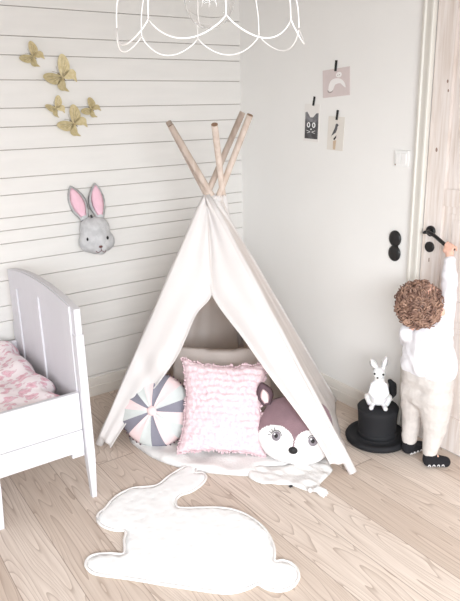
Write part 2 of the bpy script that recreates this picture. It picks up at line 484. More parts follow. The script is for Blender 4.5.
def disc_x(bm, x0, x1, y, z, r, seg=28, dome=.003):
    rings = []
    for rr, xx in ((r, x0), (r, x1+dome), (r*.85, x1), (0, x1-dome*.3)):
        if rr == 0: rings.append([bm.verts.new((xx, y, z))])
        else: rings.append([bm.verts.new((xx, y+rr*math.cos(2*PI*k/seg), z+rr*math.sin(2*PI*k/seg))) for k in range(seg)])
    for A, B in zip(rings, rings[1:]):
        for k in range(seg):
            if len(B) == 1: bm.faces.new((A[k], A[(k+1) % seg], B[0]))
            else: bm.faces.new((A[k], A[(k+1) % seg], B[(k+1) % seg], B[k]))
bm = bmesh.new(); disc_x(bm, .002, -.010, -1.556, 1.118, .026)
h = obj('handle_rose', bm, M['blackgloss'], door)
bm = bmesh.new()
tube(bm, smoothpath([(-.004,-1.558,1.118),(-.022,-1.558,1.118),(-.033,-1.566,1.118),(-.040,-1.590,1.114),(-.044,-1.615,1.106),(-.047,-1.645,1.092),(-.050,-1.675,1.078),(-.050,-1.70,1.068),(-.050,-1.73,1.066)]), [.010]*6+[.009]*43, 12)
tube(bm, [(-.030,-1.556,1.118),(-.030,-1.540,1.112),(-.028,-1.532,1.108)], [.009,.008,.004], 10)
obj('door_handle', bm, M['blackgloss'], door, True)
bm = bmesh.new(); disc_x(bm, .002, -.010, -1.556, 1.040, .026)
obj('lock_rose', bm, M['blackgloss'], door)
bm = bmesh.new(); box(bm, -.001, .003, -1.5585, -1.5535, .965, .985); obj('keyhole', bm, M['knot'], door)

# ------------------------------------------------------------------ things on the right wall
def quad_rot(y, z, w, h, ang):  # helper frame on the wall x=0: returns T(u,v,d)
    ca, sa = math.cos(ang), math.sin(ang)
    return lambda u, v, d: V((-d, y - (u*ca - v*sa), z + (u*sa + v*ca)))
def flat(name, T, pts, m, d0, d1, parent):
    bm = bmesh.new()
    A = [bm.verts.new(T(u, v, d0)) for u, v in pts]; B = [bm.verts.new(T(u, v, d1)) for u, v in pts]
    bm.faces.new(A); bm.faces.new(B[::-1])
    for i in range(len(pts)):
        k = (i+1) % len(pts); bm.faces.new((A[i], A[k], B[k], B[i]))
    return obj(name, bm, m, parent)
def rect(cu, cv, w, h, a=0):
    ca, sa = math.cos(a), math.sin(a)
    return [(cu + x*ca - y*sa, cv + x*sa + y*ca) for x, y in ((-w/2,-h/2),(w/2,-h/2),(w/2,h/2),(-w/2,h/2))]
def ell(cu, cv, a, b, n=24, rot=0):
    ca, sa = math.cos(rot), math.sin(rot)
    return [(cu + a*math.cos(t)*ca - b*math.sin(t)*sa, cv + a*math.cos(t)*sa + b*math.sin(t)*ca) for t in [2*PI*k/n for k in range(n)]]
# pink card
t = thing('picture_card', 'pinkish landscape card with a pale sleeping animal drawing, taped highest on the wall', 'card', (0,-.879,1.826), group='cards taped on the wall')
T = quad_rot(-.879, 1.826, .2, .14, .05)
flat('card', T, rect(0, 0, .205, .142), M['paperpink'], .0005, .003, t)
flat('tape', T, rect(.0, .085, .018, .055, -.14), M['tape'], .0031, .0036, t)
arc = [( -.055+.0, -.035), (-.055,-.01), (-.035,.015), (0,.022), (.035,.016), (.062,-.004), (.072,-.03), (.055,-.022), (.03,-.006), (-.005,-.01), (-.02,-.03), (-.035,-.045)]
flat('drawing', T, [(p.x, p.y) for p in smoothloop([(a, b, 0) for a, b in arc], 4)], M['line'], .0031, .0034, t)
flat('drawing', T, ell(-.045, -.038, .02, .012), M['linedk'], .0031, .0036, t)
flat('drawing', T, ell(-.042, -.032, .018, .011), M['line'], .0036, .0039, t)
flat('drawing', T, ell(.022, .038, .022, .014), M['line'], .0031, .0034, t)
flat('drawing', T, ell(.015, .036, .003, .003, 10), M['linedk'], .0034, .0037, t)
flat('drawing', T, ell(.028, .037, .003, .003, 10), M['linedk'], .0034, .0037, t)
# cat card
t = thing('picture_card', 'white-bordered card with a dark photo of a cat face, leftmost on the wall', 'card', (0,-.69,1.625), group='cards taped on the wall')
T = quad_rot(-.690, 1.618, .13, .2, -.04)
flat('card', T, rect(0, 0, .128, .205), M['paper'], .0005, .003, t)
flat('tape', T, rect(0.012, .118, .017, .050, -.16), M['tape'], .0031, .0036, t)
cat = [(-.055,-.088),(.055,-.088),(.055,.055),(.036,.052),(.012,.03),(-.012,.03),(-.040,.06),(-.055,.055)]
flat('photo', T, cat, M['photodk'], .0031, .0034, t)
flat('photo_highlight', T, [(-.055,.02),(-.03,.0),(0,.005),(.03,-.0),(.055,.02),(.055,.055),(.036,.052),(.012,.03),(-.012,.03),(-.04,.06),(-.055,.055)], M['photodk2'], .0034, .0037, t)
for s in (-1, 1):
    flat('cat_eye', T, ell(s*.022-.002, -.012, .014, .015), M['glint'], .0037, .0040, t)
    flat('pupil', T, ell(s*.022-.002, -.012, .005, .009), M['dirty_black'], .0040, .0042, t)
flat('cat_nose', T, ell(-.002, -.035, .006, .004), M['glint'], .0037, .0040, t)
for s in (-1, 1):
    flat('whisker', T, rect(s*.022-.002, -.046, .03, .0025, s*.25), M['glint'], .0037, .0040, t)
    flat('whisker', T, rect(s*.020-.002, -.054, .026, .0022, -s*.2), M['glint'], .0037, .0040, t)
# bird card
t = thing('picture_card', 'pale narrow card with a dark bird perched on a tan post, lowest on the wall', 'card', (0,-.886,1.56), group='cards taped on the wall')
T = quad_rot(-.886, 1.562, .12, .17, -.05)
flat('card', T, rect(0, 0, .125, .178), M['paperpale'], .0005, .003, t)
flat('tape', T, rect(.004, .098, .017, .052, -.1), M['tape'], .0031, .0036, t)
bird = [(.012,.052),(.020,.044),(.012,.038),(.010,.022),(.002,.006),(-.014,-.004),(-.030,-.014),(-.034,-.020),(-.026,-.002),(-.014,.018),(-.006,.034),(-.004,.046),(.004,.054)]
flat('bird_print', T, bird, M['photodk'], .0031, .0034, t)
flat('bird_print', T, [(-.016,-.030),(-.006,-.020),(.008,-.008),(.006,-.022),(-.006,-.036)], M['dirty_black'], .0031, .0034, t)
flat('post_print', T, [(-.016,-.040),(.008,-.034),(.004,-.085),(-.014,-.085)], M['stake'], .0031, .0034, t)
# switch
t = thing('light_switch', 'white square double light switch on the plain wall near the door frame', 'switch', (0,-1.355,1.451))
obj('switch_plate', boxo(-.010, 0, -1.400, -1.312, 1.412, 1.490, w=.003), M['plastic'], t)
obj('rocker', boxo(-.014, -.006, -1.388, -1.358, 1.424, 1.478, w=.002), M['plastic'], t)
obj('rocker', boxo(-.014, -.006, -1.354, -1.324, 1.424, 1.478, w=.002), M['plastic'], t)
bm = bmesh.new(); sphere(bm, (-.0105,-1.321,1.421), .004, (.5,1,1), 10); obj('indicator_dot', bm, M['knot'], t)
# black double knob
t = thing('wall_hook', 'glossy black double round hook plate on the wall left of the door frame', 'hook', (0,-1.343,1.01))
for yy, zz in ((-1.342, 1.049), (-1.343, .972)):
    bm = bmesh.new()
    rings = []
    pr = [(.036,0),(.039,.004),(.038,.009),(.030,.013),(.012,.016),(0,.017)]
    seg = 30
    for r, d in pr:
        rings.append([bm.verts.new((-d, yy, zz))] if r == 0 else [bm.verts.new((-d, yy+r*math.cos(2*PI*k/seg), zz+r*math.sin(2*PI*k/seg)*1.08)) for k in range(seg)])
    for A, B in zip(rings, rings[1:]):
        for k in range(seg):
            if len(B) == 1: bm.faces.new((A[k], A[(k+1) % seg], B[0]))
            else: bm.faces.new((A[k], A[(k+1) % seg], B[(k+1) % seg], B[k]))
    obj('knob', bm, M['blackgloss'], t, True)
obj('backplate', boxo(-.006, 0, -1.362, -1.324, .985, 1.04, w=.002), M['blackgloss'], t)

# ------------------------------------------------------------------ butterflies on the planked wall
def butterfly(x, z, size, rot, lift, label, flip=0):
    """head points to +v; rot turns it on the wall"""
    t = thing('wall_butterfly', label, 'butterfly decoration', (x, 0, z), group='gold butterflies on the planked wall')
    ca, sa = math.cos(rot), math.sin(rot)
    def T(u, v, d): return V((x + (u*ca - v*sa)*size, -d*size, z + (u*sa + v*ca)*size))
    fw = [(0,.02),(.08,.20),(.22,.38),(.40,.50),(.53,.50),(.57,.40),(.54,.24),(.46,.08),(.30,-.04),(.05,-.05)]
    hw = [(0,-.02),(.12,0),(.32,0),(.43,-.08),(.43,-.22),(.34,-.32),(.26,-.44),(.22,-.45),(.20,-.30),(.10,-.22),(.02,-.10)]
    for s in (-1, 1):
        a = lift[0] if s < 0 else lift[1]
        for nm, shp in (('forewing', fw), ('hindwing', hw)):
            pts = smoothloop([(p[0], p[1], 0) for p in shp], 4)
            def TT(u, v, w, s=s, a=a):
                return T(s*u*math.cos(a), v, .06 + abs(u)*math.sin(a) + w)
            bm = bmesh.new()
            A = [bm.verts.new(TT(p.x, p.y, 0)) for p in pts]; B = [bm.verts.new(TT(p.x, p.y, .02)) for p in pts]
            bm.faces.new(A); bm.faces.new(B[::-1])
            for i in range(len(pts)):
                k = (i+1) % len(pts); bm.faces.new((A[i], A[k], B[k], B[i]))
            w = obj(nm, bm, M['gold'], t)
            # dark veins, raised on the wing
            if nm == 'forewing':
                b2 = bmesh.new()
                for e in ((.44,.40),(.46,.28),(.38,.14),(.26,.02)):
                    tube(b2, [TT(.03,.0,.022), TT(e[0]*.6, e[1]*.6, .022), TT(e[0], e[1], .022)], .006*size, 5)
                obj('wing_vein', b2, M['golddk'], w)
    bm = bmesh.new()
    tube(bm, [T(0,-.2,.05), T(0,-.1,.05), T(0,.06,.06), T(0,.12,.06)], [.008*size, .025*size, .03*size, .02*size], 8)
    sphere(bm, T(0,.15,.06), .03*size, seg=8)
    tube(bm, [T(0,0,.05), T(0,0,0)], .02*size, 6)
    for s in (-1, 1): tube(bm, [T(0,.16,.07), T(s*.06,.28,.09), T(s*.12,.36,.1)], .006*size, 5)
    obj('body', bm, M['golddk'], t, True)
butterfly(-1.338, 1.990, .115, .95, (.35, .75), 'small gold butterfly highest on the planked wall')
butterfly(-1.194, 1.890, .160, .80, (.35, .35), 'largest gold butterfly, second from the top')
butterfly(-1.243, 1.728, .100, .60, (.5, .5), 'small gold butterfly on the left below the largest one')
butterfly(-1.152, 1.648, .150, .85, (.35, .6), 'larger gold butterfly lowest in the cluster')
butterfly(-1.040, 1.722, .105, 1.0, (.45, .8), 'small gold butterfly rightmost in the cluster')

# ------------------------------------------------------------------ grey felt bunny head on the planked wall
cx, cy, cz = -1.105, -.075, 1.02
bh = thing('bunny_wall_head', 'grey felt rabbit head with pink ears mounted on the planked wall', 'wall decoration', (cx, 0, cz))
fx = V((-.30, -.92, -.12)).normalized()          # where it looks
rx = V((0,0,1)).cross(fx).normalized()*1.0
rx = fx.cross(V((0,0,1))).normalized()*-1
rx = V((.95, -.30, .0)).normalized()
ux = V((-.06, .05, 1)).normalized()
def B_(a, b, c): return V((cx, cy, cz)) + rx*a + ux*b + fx*c
blob('head', [(B_(-.016,.040,-.01), B_(.016,.040,-.01), .070, .070), (B_(0,.02,-.01), B_(0,-.02,0), .086, .090), (B_(-.040,-.035,.0), B_(.040,-.035,.0), .064, .064), (B_(0,-.03,.03), B_(.012,-.055,.055), .06, .042),
              (B_(0,.0,0), V((cx, -.035, cz)), .06, .055)], M['bunny'], bh, .006, 8)
def leaf_ear(name, base, tip, width, side, nrm, m1, m2, parent, dep=.016, inn=.72):
    base = V(base); tip = V(tip); L = (tip-base).length; up = (tip-base).normalized(); side = V(side); side = (side-up*side.dot(up)).normalized(); nrm = up.cross(side).normalized()*(1 if up.cross(side).dot(V(nrm)) > 0 else -1)
    prof = [(.0,.45),(.12,.62),(.3,.92),(.48,1.),(.65,.9),(.82,.6),(.93,.3),(1,.05)]
    out = [(w*width/2, v*L) for v, w in prof] + [(-w*width/2, v*L) for v, w in reversed(prof)]
    T = lambda u, v, w: base + side*u + up*v + nrm*(w - 1.5*u*u/width*.8)
    bm = padded(out, min(.012, width/7), lambda d, q: min(1, d/(width*.14))**.5*dep*.5, T)
    e = obj(name, bm, m1, parent, True)
    out2 = [(w*width/2*inn, (.10+v*(inn+.12))*L) for v, w in prof] + [(-w*width/2*inn, (.10+v*(inn+.12))*L) for v, w in reversed(prof)]
    bm = padded(out2, min(.012, width/7), lambda d, q: dep*.5 + min(1, d/.01)**.5*.003, T, back=lambda d, q: dep*.3)
    obj('inner_ear', bm, m2, e, True)
    return e
leaf_ear('ear', B_(-.045,.095,.0), B_(-.096,.290,-.01), .105, rx, fx, M['bunny'], M['bunnypink'], bh)
leaf_ear('ear', B_(.042,.095,.0), B_(.042,.296,-.02), .100, V(rx)+V(fx)*-.15, fx+rx*.3, M['bunny'], M['bunnypink'], bh)
for s in (-1, 1):
    bm = bmesh.new(); sphere(bm, B_(s*.055+.004, .002, .066), .0085, (1,.8,1.25), 12); obj('eye', bm, M['dirty_black'], bh, True)
bm = bmesh.new(); sphere(bm, B_(.012, -.036, .098), .009, (1.3,.8,.8), 12); obj('nose', bm, M['nosebr'], bh, True)
bm = bmesh.new()
tube(bm, [B_(.012,-.04,.100), B_(.012,-.058,.100)], .0018, 6)
tube(bm, smoothpath([B_(-.018,-.062,.091), B_(-.006,-.070,.096), B_(.012,-.058,.100), B_(.028,-.070,.096), B_(.038,-.062,.089)]), .0018, 6)
obj('mouth', bm, M['nosebr'], bh)
bm = bmesh.new(); tube(bm, [B_(-.004,.10,.012), B_(-.010,.122,.006)], .006, 8); obj('hanging_loop', bm, M['dirty_black'], bh)

# ------------------------------------------------------------------ bed
bed = thing('childs_bed', 'white painted wooden child bed with arched end board against the planked wall', 'bed', (-2.3,-.54,0))
X0, X1 = -1.625, -1.597
def end_board(x0, x1, parent, name):
    ya, yb = -1.035, -.075
    n = 24; bm = bmesh.new()
    def top(y):
        s = (y - ya)/(yb-ya); return .905 + .045*math.sin(PI*min(1, max(0, s)))**.8 + .01*(1-s)
    for side in (0,):
        F = []; 
        ys = [ya + (yb-ya)*i/n for i in range(n+1)]
        A = [bm.verts.new((x0, y, top(y))) for y in ys]; Bv = [bm.verts.new((x1, y, top(y))) for y in ys]
        A0 = [bm.verts.new((x0, y, .235)) for y in ys]; B0 = [bm.verts.new((x1, y, .235)) for y in ys]
        for i in range(n):
            bm.faces.new((A[i], A[i+1], A0[i+1], A0[i])); bm.faces.new((Bv[i], Bv[i+1], B0[i+1], B0[i]))
            bm.faces.new((A[i], A[i+1], Bv[i+1], Bv[i])); bm.faces.new((A0[i], A0[i+1], B0[i+1], B0[i]))
        bm.faces.new((A[0], Bv[0], B0[0], A0[0])); bm.faces.new((A[n], Bv[n], B0[n], A0[n]))
    e = obj(name, bm, M['bedpaint'], parent)
    # framing battens on the inside face: stiles and an arched head rail, leaving a sunk field
    xi = x0 if x0 < -2 and False else x0
    for y0, y1 in ((-.994,-.895), (-.215,-.098), (-.575,-.535)):
        b = bmesh.new(); A = []
        yy = [y0+(y1-y0)*i/4 for i in range(5)]
        T0 = [b.verts.new((x0-.008, y, top(y)-.004)) for y in yy]; T1 = [b.verts.new((x0, y, top(y)-.004)) for y in yy]
        zb = .25
        D0 = [b.verts.new((x0-.008, y, zb)) for y in yy]; D1 = [b.verts.new((x0, y, zb)) for y in yy]
        for i in range(4):
            b.faces.new((T0[i], T0[i+1], D0[i+1], D0[i])); b.faces.new((T0[i], T0[i+1], T1[i+1], T1[i])); b.faces.new((T1[i], T1[i+1], D1[i+1], D1[i]))
        b.faces.new((T0[0], T1[0], D1[0], D0[0])); b.faces.new((T0[4], T1[4], D1[4], D0[4]))
        if y0 == -.590:
            for v in b.verts:
                if v.co.z > .8: v.co.z -= .12
        obj('stile', b, M['bedpaint'], e)
    b = bmesh.new(); n2 = 16; ys = [-.895 + .68*i/n2 for i in range(n2+1)]
    P0 = [b.verts.new((x0-.0078, y, top(y)-.004)) for y in ys]; P1 = [b.verts.new((x0-.0078, y, top(y)-.085-.02*abs(y+.555)/.34)) for y in ys]
    Q0 = [b.verts.new((x0, y, top(y)-.004)) for y in ys]; Q1 = [b.verts.new((x0, y, top(y)-.085-.02*abs(y+.555)/.34)) for y in ys]
    for i in range(n2):
        b.faces.new((P0[i], P0[i+1], P1[i+1], P1[i])); b.faces.new((P0[i], P0[i+1], Q0[i+1], Q0[i])); b.faces.new((P1[i], P1[i+1], Q1[i+1], Q1[i]))
    obj('head_rail', b, M['bedpaint'], e)
    return e
end_board(X0, X1, bed, 'end_board')
end_board(-3.03, -3.00, bed, 'end_board')
def leg(x, y, w, zt, dx=.0, wx=None):
    bm = bmesh.new()
    wx = wx or w; a = [(x-wx/2, y-w/2), (x+wx/2, y-w/2), (x+wx/2, y+w/2), (x-wx/2, y+w/2)]
    k = .62
    A = [bm.verts.new((px, py, zt)) for px, py in a]; Bm = [bm.verts.new((px, py, .2)) for px, py in a]
    Cc = [bm.verts.new((x+dx+(px-x)*k, y+(py-y)*k, 0)) for px, py in a]
    for P, Q in ((A, Bm), (Bm, Cc)):
        for i in range(4): bm.faces.new((P[i], P[(i+1) % 4], Q[(i+1) % 4], Q[i]))
    bm.faces.new(A); bm.faces.new(Cc)
    return bev(bm, .003)
obj('leg', leg(-1.611, -1.018, .046, .80, 0, .036), M['bedpaint'], bed)
obj('leg', leg(-1.611, -.075, .046, .60, 0, .036), M['bedpaint'], bed)
obj('leg', leg(-2.03, -1.000, .044, .30), M['bedpaint'], bed)
obj('leg', leg(-3.015, -1.020, .046, .60), M['bedpaint'], bed)
obj('leg', leg(-3.015, -.075, .046, .60), M['bedpaint'], bed)
# side rails made of two boards with a joint
for y in (-1.008, -.085):
    bm = bmesh.new()
    z0, zs, z1 = .245, .352, .532 if y < -.5 else .50
    for a, b in ((z0, zs-.0015), (zs+.0015, z1)):
        b2 = bmesh.new(); box(b2, -3.0, -1.632, y-.011, y+.011, a, b); bev(b2, .002, 1)
        me = bpy.data.meshes.new('t'); b2.to_mesh(me); b2.free(); bm.from_mesh(me); bpy.data.meshes.remove(me)
    obj('side_rail', bm, M['bedpaint'], bed)
obj('slat_base', boxo(-3.0, -1.632, -.99, -.10, .262, .29), M['bedpaint'], bed)
obj('corner_block', boxo(-1.69, -1.634, -1.018, -.985, .222, .246), M['bedpaint'], bed)
o = obj('mattress', bev(boxo(-2.985, -1.650, -.985, -.105, .291, .425, w=.03), .004, 1), M['mattress'], None, True)
tag(o, 'pale mattress inside the white child bed under the floral duvet', 'mattress')
# duvet
def duv(u, v):
    x = -2.98 + 1.325*u; y = -.985 + .875*v
    e = min(u, 1-u)*1.6; g = min(v, 1-v)*.9
    pf = min(1, e/.05)**.5*min(1, g/.045)**.5
    h = .452 + .052*pf
    h += pf*(.018*noise.noise((x*5, y*5, 1)) + .010*noise.noise((x*12, y*9, 3)) + .010*abs(noise.noise((x*9+y*6, y*3, 7))))
    # a fold gathered at the end board
    h += .02*math.exp(-((x+1.74)/.05)**2)*pf
    x2 = x + (.008*math.sin(y*24) if u > .95 else 0) - (.03*(max(0, u-.9)/.1)*(noise.noise((y*9, 0, 5))+.3))
    return V((x2, y, h))
bm = bmesh.new(); vs = grid(bm, duv, 130, 80)
o = obj('floral_duvet', bm, M['floral'], None, True); solidify(o, .022)
tag(o, 'crumpled duvet with a pink floral print lying in the white bed', 'duvet')

# ------------------------------------------------------------------ tent
A0 = V((-.74, -.78, 1.31))
feet = {'FL': V((-1.405,-.60,0)), 'FR': V((-.520,-1.605,0)), 'R': V((-.055,-.985,0)), 'B': V((-.10,-.11,0)), 'LB': V((-.86,-.085,0))}
CAM = V((-2.485,-3.45,1.7))
tent = thing('play_tent', 'white canvas play tent with wooden poles crossing on top, open at the front', 'tent', (-.72,-.75,0))
tops = {'FL': V((-0.5854, -0.8264, 1.6852)), 'FR': V((-0.8497, -0.5418, 1.6466)), 'R': V((-0.9442, -0.7279, 1.6335)), 'B': V((-0.8602, -0.9858, 1.6369)), 'LB': V((-0.6811, -1.0172, 1.6743))}
axis = {}
for k in feet:
    f_, t_ = feet[k], tops[k]
    d = (t_-f_).normalized()
    bm = bmesh.new(); tube(bm, [f_+d*.012, f_.lerp(t_, .5), t_], [.0155,.0155,.0155], 14)
    o = obj('pole', bm, [M['pole'], M['poleend']], tent, True)
    o.data.polygons[-1].material_index = 1
    for p in (o.data.polygons[-1], o.data.polygons[-2]): p.use_smooth = False
def onpole(k, z):
    f_, t_ = feet[k], tops[k]; s = z/(t_.z); return f_.lerp(t_, s)
ZT = 1.285
ctr = V((-.70,-.72,0))
def outw(p, d=.02):
    n = V((p.x-ctr.x, p.y-ctr.y, 0)); return p + (n.normalized()*d if n.length > .03 else V((0,0,0)))
def panel(ka, kb, m, sag=.03, z0=.015, folds=.008, zb=None, top=None):
    zb_ = z0 if zb is None else zb
    def fn(u, v):
        a = onpole(ka, z0 + ((top or ZT)-z0)*v); b = onpole(kb, zb_ + ((top or ZT)-zb_)*v)
        a = outw(a, .019); b = outw(b, .019)
        p = a.lerp(b, u)
        c = (A0+ctr)*.5
        inn = (V((ctr.x, ctr.y, p.z))-p); inn.z = 0
        w = math.sin(PI*u)
        if inn.length > 1e-4:
            p += inn.normalized()*(sag*w*(1-v) + folds*w*(math.sin(u*19+v*5)+.7*math.sin(u*33-3*v+1))*(1-.6*v))
        return p
    bm = bmesh.new(); grid(bm, fn, 40, 50)
    o = obj('side_panel', bm, m, tent, True); solidify(o, .003)
    return o
panel('FR', 'R', M['canvas_dull'], .02, .02, .004)
panel('R', 'B', M['canvas_dull'], .03)
panel('B', 'LB', M['canvas_dull'], .02)
panel('LB', 'FL', M['canvas_dull'], .03)
for k in feet:     # canvas sleeves that hold the poles
    f_ = onpole(k, .004); t_ = onpole(k, ZT+.0)
    bm = bmesh.new(); n = 14
    tube(bm, [f_.lerp(t_, i/n) for i in range(n+1)], [.021+.002*math.sin(i*2.1) for i in range(n+1)], 12, cap=False)
    o = obj('pole_sleeve', bm, M['canvas'], tent, True); solidify(o, .002)
# front flaps, tied back
apex_front = A0
nrm = (feet['FL']-A0).cross(feet['FR']-A0).normalized()
if nrm.dot(CAM-A0) < 0: nrm = -nrm
def inner_curve(pts): return smoothpath(pts, 10)
top_f = V((-.772,-.775,1.262)); split = V((-.840,-.888,.809))
L_in = inner_curve([(-.790,-.800,1.20), (-.815,-.845,1.0), (-.840,-.888,.809), (-.918,-.850,.697), (-1.015,-.826,.504), (-1.111,-.781,.357), (-1.259,-.702,.157), (-1.372,-.680,.012)])
R_in = inner_curve([(-.790,-.800,1.20), (-.815,-.845,1.0), (-.840,-.888,.809), (-.767,-1.068,.590), (-.713,-1.201,.430), (-.647,-1.355,.252), (-.600,-1.450,.120), (-.585,-1.515,.035)])
R_in = [p + (CAM-p).normalized()*.055*max(0, min(1, (.72-p.z)/.3)) for p in R_in]
def sample(c, t):
    x = t*(len(c)-1); i = min(int(x), len(c)-2); return c[i].lerp(c[i+1], x-i)
def flap(k, curve, sgn, m):
    def fn(u, v):
        q = sample(curve, v); z0 = .05 if k == 'FL' else .06
        zt = ZT + (z0-ZT)*v
        p0 = outw(onpole(k, zt), .012) + nrm*.020
        p = p0.lerp(q, u)
        w = math.sin(PI*u)
        p += nrm*(.010*w*math.sin(v*4) + .006*w*math.sin(u*9 + v*3))
        if k == 'FR': p += nrm*.030*w*max(0, min(1, (v-.35)/.3))
        # gathers pulled towards the tie on the pole
        g = math.exp(-((v-.70 - .12*(u-.5))/.035)**2)
        if k == 'FL': p += nrm*(-.020*g*u*(1.1-u)*4*.5 + .012*math.exp(-((v-.62-.12*(u-.5))/.04)**2)*u)
        # rolled inner hem
        p += nrm*(.006*max(0, (u-.93)/.07))
        return p
    bm = bmesh.new(); grid(bm, fn, 36, 80)
    o = obj('front_flap', bm, m, tent, True); solidify(o, .003)
    b = bmesh.new(); tube(b, [c + nrm*.007 for c in curve[20:]], .0035, 6); obj('flap_hem', b, m, o, True)
    return o
flap('FL', L_in, 1, M['canvas']); flap('FR', R_in, -1, M['canvas'])
bm = bmesh.new()
tube(bm, [c + nrm*.007 for c in L_in[:21]], .002, 6)
obj('centre_seam', bm, M['canvas_dull'], tent, True)
# ------------------------------------------------------------------ rabbit rug
rug_xy = [(-1.6705, -1.1969), (-1.65, -1.1663), (-1.617, -1.1534), (-1.5699, -1.1161), (-1.5129, -1.0883), (-1.4435, -1.083), (-1.4, -1.1048), (-1.3563, -1.1268), (-1.3221, -1.1255), (-1.2724, -1.1024), (-1.2193, -1.0857), (-1.1672, -1.0726), (-1.1237, -1.0756), (-1.1078, -1.0994), (-1.119, -1.132), (-1.1421, -1.1549), (-1.123, -1.1578), (-1.1074, -1.1808), (-1.1188, -1.2172), (-1.1544, -1.2453), (-1.2009, -1.2638), (-1.2477, -1.2704), (-1.2893, -1.265), (-1.3269, -1.2869), (-1.3467, -1.3351), (-1.315, -1.3682), (-1.2475, -1.4135), (-1.1843, -1.4652), (-1.1438, -1.528), (-1.1262, -1.6002), (-1.1251, -1.6796), (-1.1461, -1.7554), (-1.1754, -1.8126), (-1.2135, -1.8633), (-1.187, -1.8791), (-1.1705, -1.9131), (-1.1751, -1.9525), (-1.1993, -1.9865), (-1.2365, -2.0061), (-1.275, -2.0072), (-1.3091, -1.9886), (-1.332, -1.9557), (-1.3424, -1.9218), (-1.377, -1.9195), (-1.428, -1.908), (-1.4696, -1.8839), (-1.518, -1.8356), (-1.5721, -1.7765), (-1.627, -1.7165), (-1.6815, -1.6531), (-1.7382, -1.5911), (-1.7969, -1.5308), (-1.8204, -1.4961), (-1.8261, -1.4528), (-1.8146, -1.4249), (-1.7922, -1.4078), (-1.7573, -1.4146), (-1.7136, -1.4429), (-1.6777, -1.4732), (-1.6548, -1.4398), (-1.6353, -1.3943), (-1.6125, -1.3616), (-1.6121, -1.3407), (-1.6428, -1.3138), (-1.6661, -1.2751), (-1.6759, -1.2374)]
out = [(p.x, p.y) for p in smoothloop([(a, b, 0) for a, b in rug_xy], 3)]
bm = padded(out, .022, lambda d, q: .010 + .006*min(1, d/.02) + .0012*math.sin(q.x*60+math.sin(q.y*50)), lambda u, v, w: V((u, v, w)), back=lambda d, q: .001)
rug = obj('rabbit_rug', bm, M['rug'], None, True)
tag(rug, 'white quilted rabbit-shaped play mat lying flat on the oak floor', 'rug')
bm = bmesh.new(); tube(bm, [V((a, b, .008)) for a, b in out], .0065, 8, closed=True)
o = obj('piping', bm, M['rugedge'], rug, True)

# ------------------------------------------------------------------ cloths under the cushions
def cloth(name, outline, label, cat, h=.012, amp=.010, freq=9, step=.022, seed=0, m='cloth', base=None):
    base = base or (lambda q: 0)
    o_ = [(p.x, p.y) for p in smoothloop([(a, b, 0) for a, b in outline], 3)]
    def pr(d, q):
        n1 = noise.noise((q.x*freq, q.y*freq, seed)); n2 = noise.noise((q.x*freq*2.3+4, q.y*freq*.8, seed+3)); n3 = abs(noise.noise((q.x*freq*1.2+q.y*freq*.8, q.y*freq*.5, seed+9)))
        return base(q) + .003 + min(1, d/.012)*(h + amp*(n1+.6*n2+1.1*n3))
    bm = padded(o_, step, pr, lambda u, v, w: V((u, v, max(.002, w))), back=lambda d, q: base(q)+.0012)
    o = obj(name, bm, M[m], None, True); return tag(o, label, cat)
quiltpad = cloth('floor_quilt', [(-1.24,-.62),(-1.25,-.80),(-1.225,-.94),(-1.16,-1.08),(-1.09,-1.175),(-1.02,-1.25),(-.95,-1.315),(-.90,-1.335),(-.86,-1.30),(-.80,-1.33),(-.70,-1.40),(-.60,-1.50),(-.50,-1.40),(-.30,-1.10),(-.14,-.85),(-.17,-.32),(-.4,-.20),(-.80,-.22),(-1.05,-.45)],
      'white quilted blanket spread over the floor inside the tent', 'blanket', .016, .010, 10, .025, 2)
musl = cloth('muslin_cloth', [(-.90,-1.27),(-.95,-1.335),(-.935,-1.415),(-.90,-1.44),(-.875,-1.47),(-.835,-1.505),(-.815,-1.555),(-.79,-1.60),(-.755,-1.60),(-.70,-1.575),(-.64,-1.555),(-.585,-1.53),(-.57,-1.50),(-.54,-1.45),(-.60,-1.42),(-.70,-1.385),(-.80,-1.33)],
      'thin white muslin cloth with a tasselled corner lying before the tent', 'cloth', .008, .011, 16, .012, 5,
      base=lambda q: .004)
ts = []
bm = bmesh.new()
a = V((-.795,-1.600,.012))
for i in range(26):
    an = -.95 + random.uniform(-.55,.55); L = random.uniform(.05,.085)
    d = V((math.cos(an)*.8+.25, math.sin(an), 0)).normalized()
    tube(bm, [a, a+d*L*.5+V((0,0,.010+random.uniform(0,.008))), a+d*L+V((0,0,-.006))], [.004,.006,.004], 6)
sphere(bm, a+V((0,0,.004)), .012, seg=10)
obj('tassel', bm, M['cloth'], musl, True)
bm = bmesh.new(); box(bm, -.845, -.828, -1.518, -1.506, .004, .010); obj('black_care_label', bev(bm, .001, 1), M['tape'], musl)['label'] = 'tiny black fabric tag'

# ------------------------------------------------------------------ cushions
def pillow_frame(bottom, rdir, lean):
    """bottom centre, direction to the right along the floor, lean back angle"""
    r = V((*rdir, 0)).normalized(); back = V((-r.y, r.x, 0))
    up = V((0,0,1))*math.cos(lean) + back*math.sin(lean)
    n = r.cross(up).normalized()
    return V(bottom), r, up, n
def ruff_outline(w, h, wob, seed, n=18, cr=.04):
    pts = []
    for s in range(4):
        for i in range(n):
            t = i/n*2-1; c = .035*(1-t*t)
            if s == 0: p = (t*w/2, -h/2 + c*.6)
            elif s == 1: p = (w/2 - c, t*h/2)
            elif s == 2: p = (-t*w/2, h/2 - c)
            else: p = (-w/2 + c, -t*h/2)
            k = wob*(noise.noise((p[0]*30, p[1]*30, seed))*1.6)
            L = math.hypot(*p); pts.append((p[0]*(1+k/L), p[1]*(1+k/L)))
    return pts
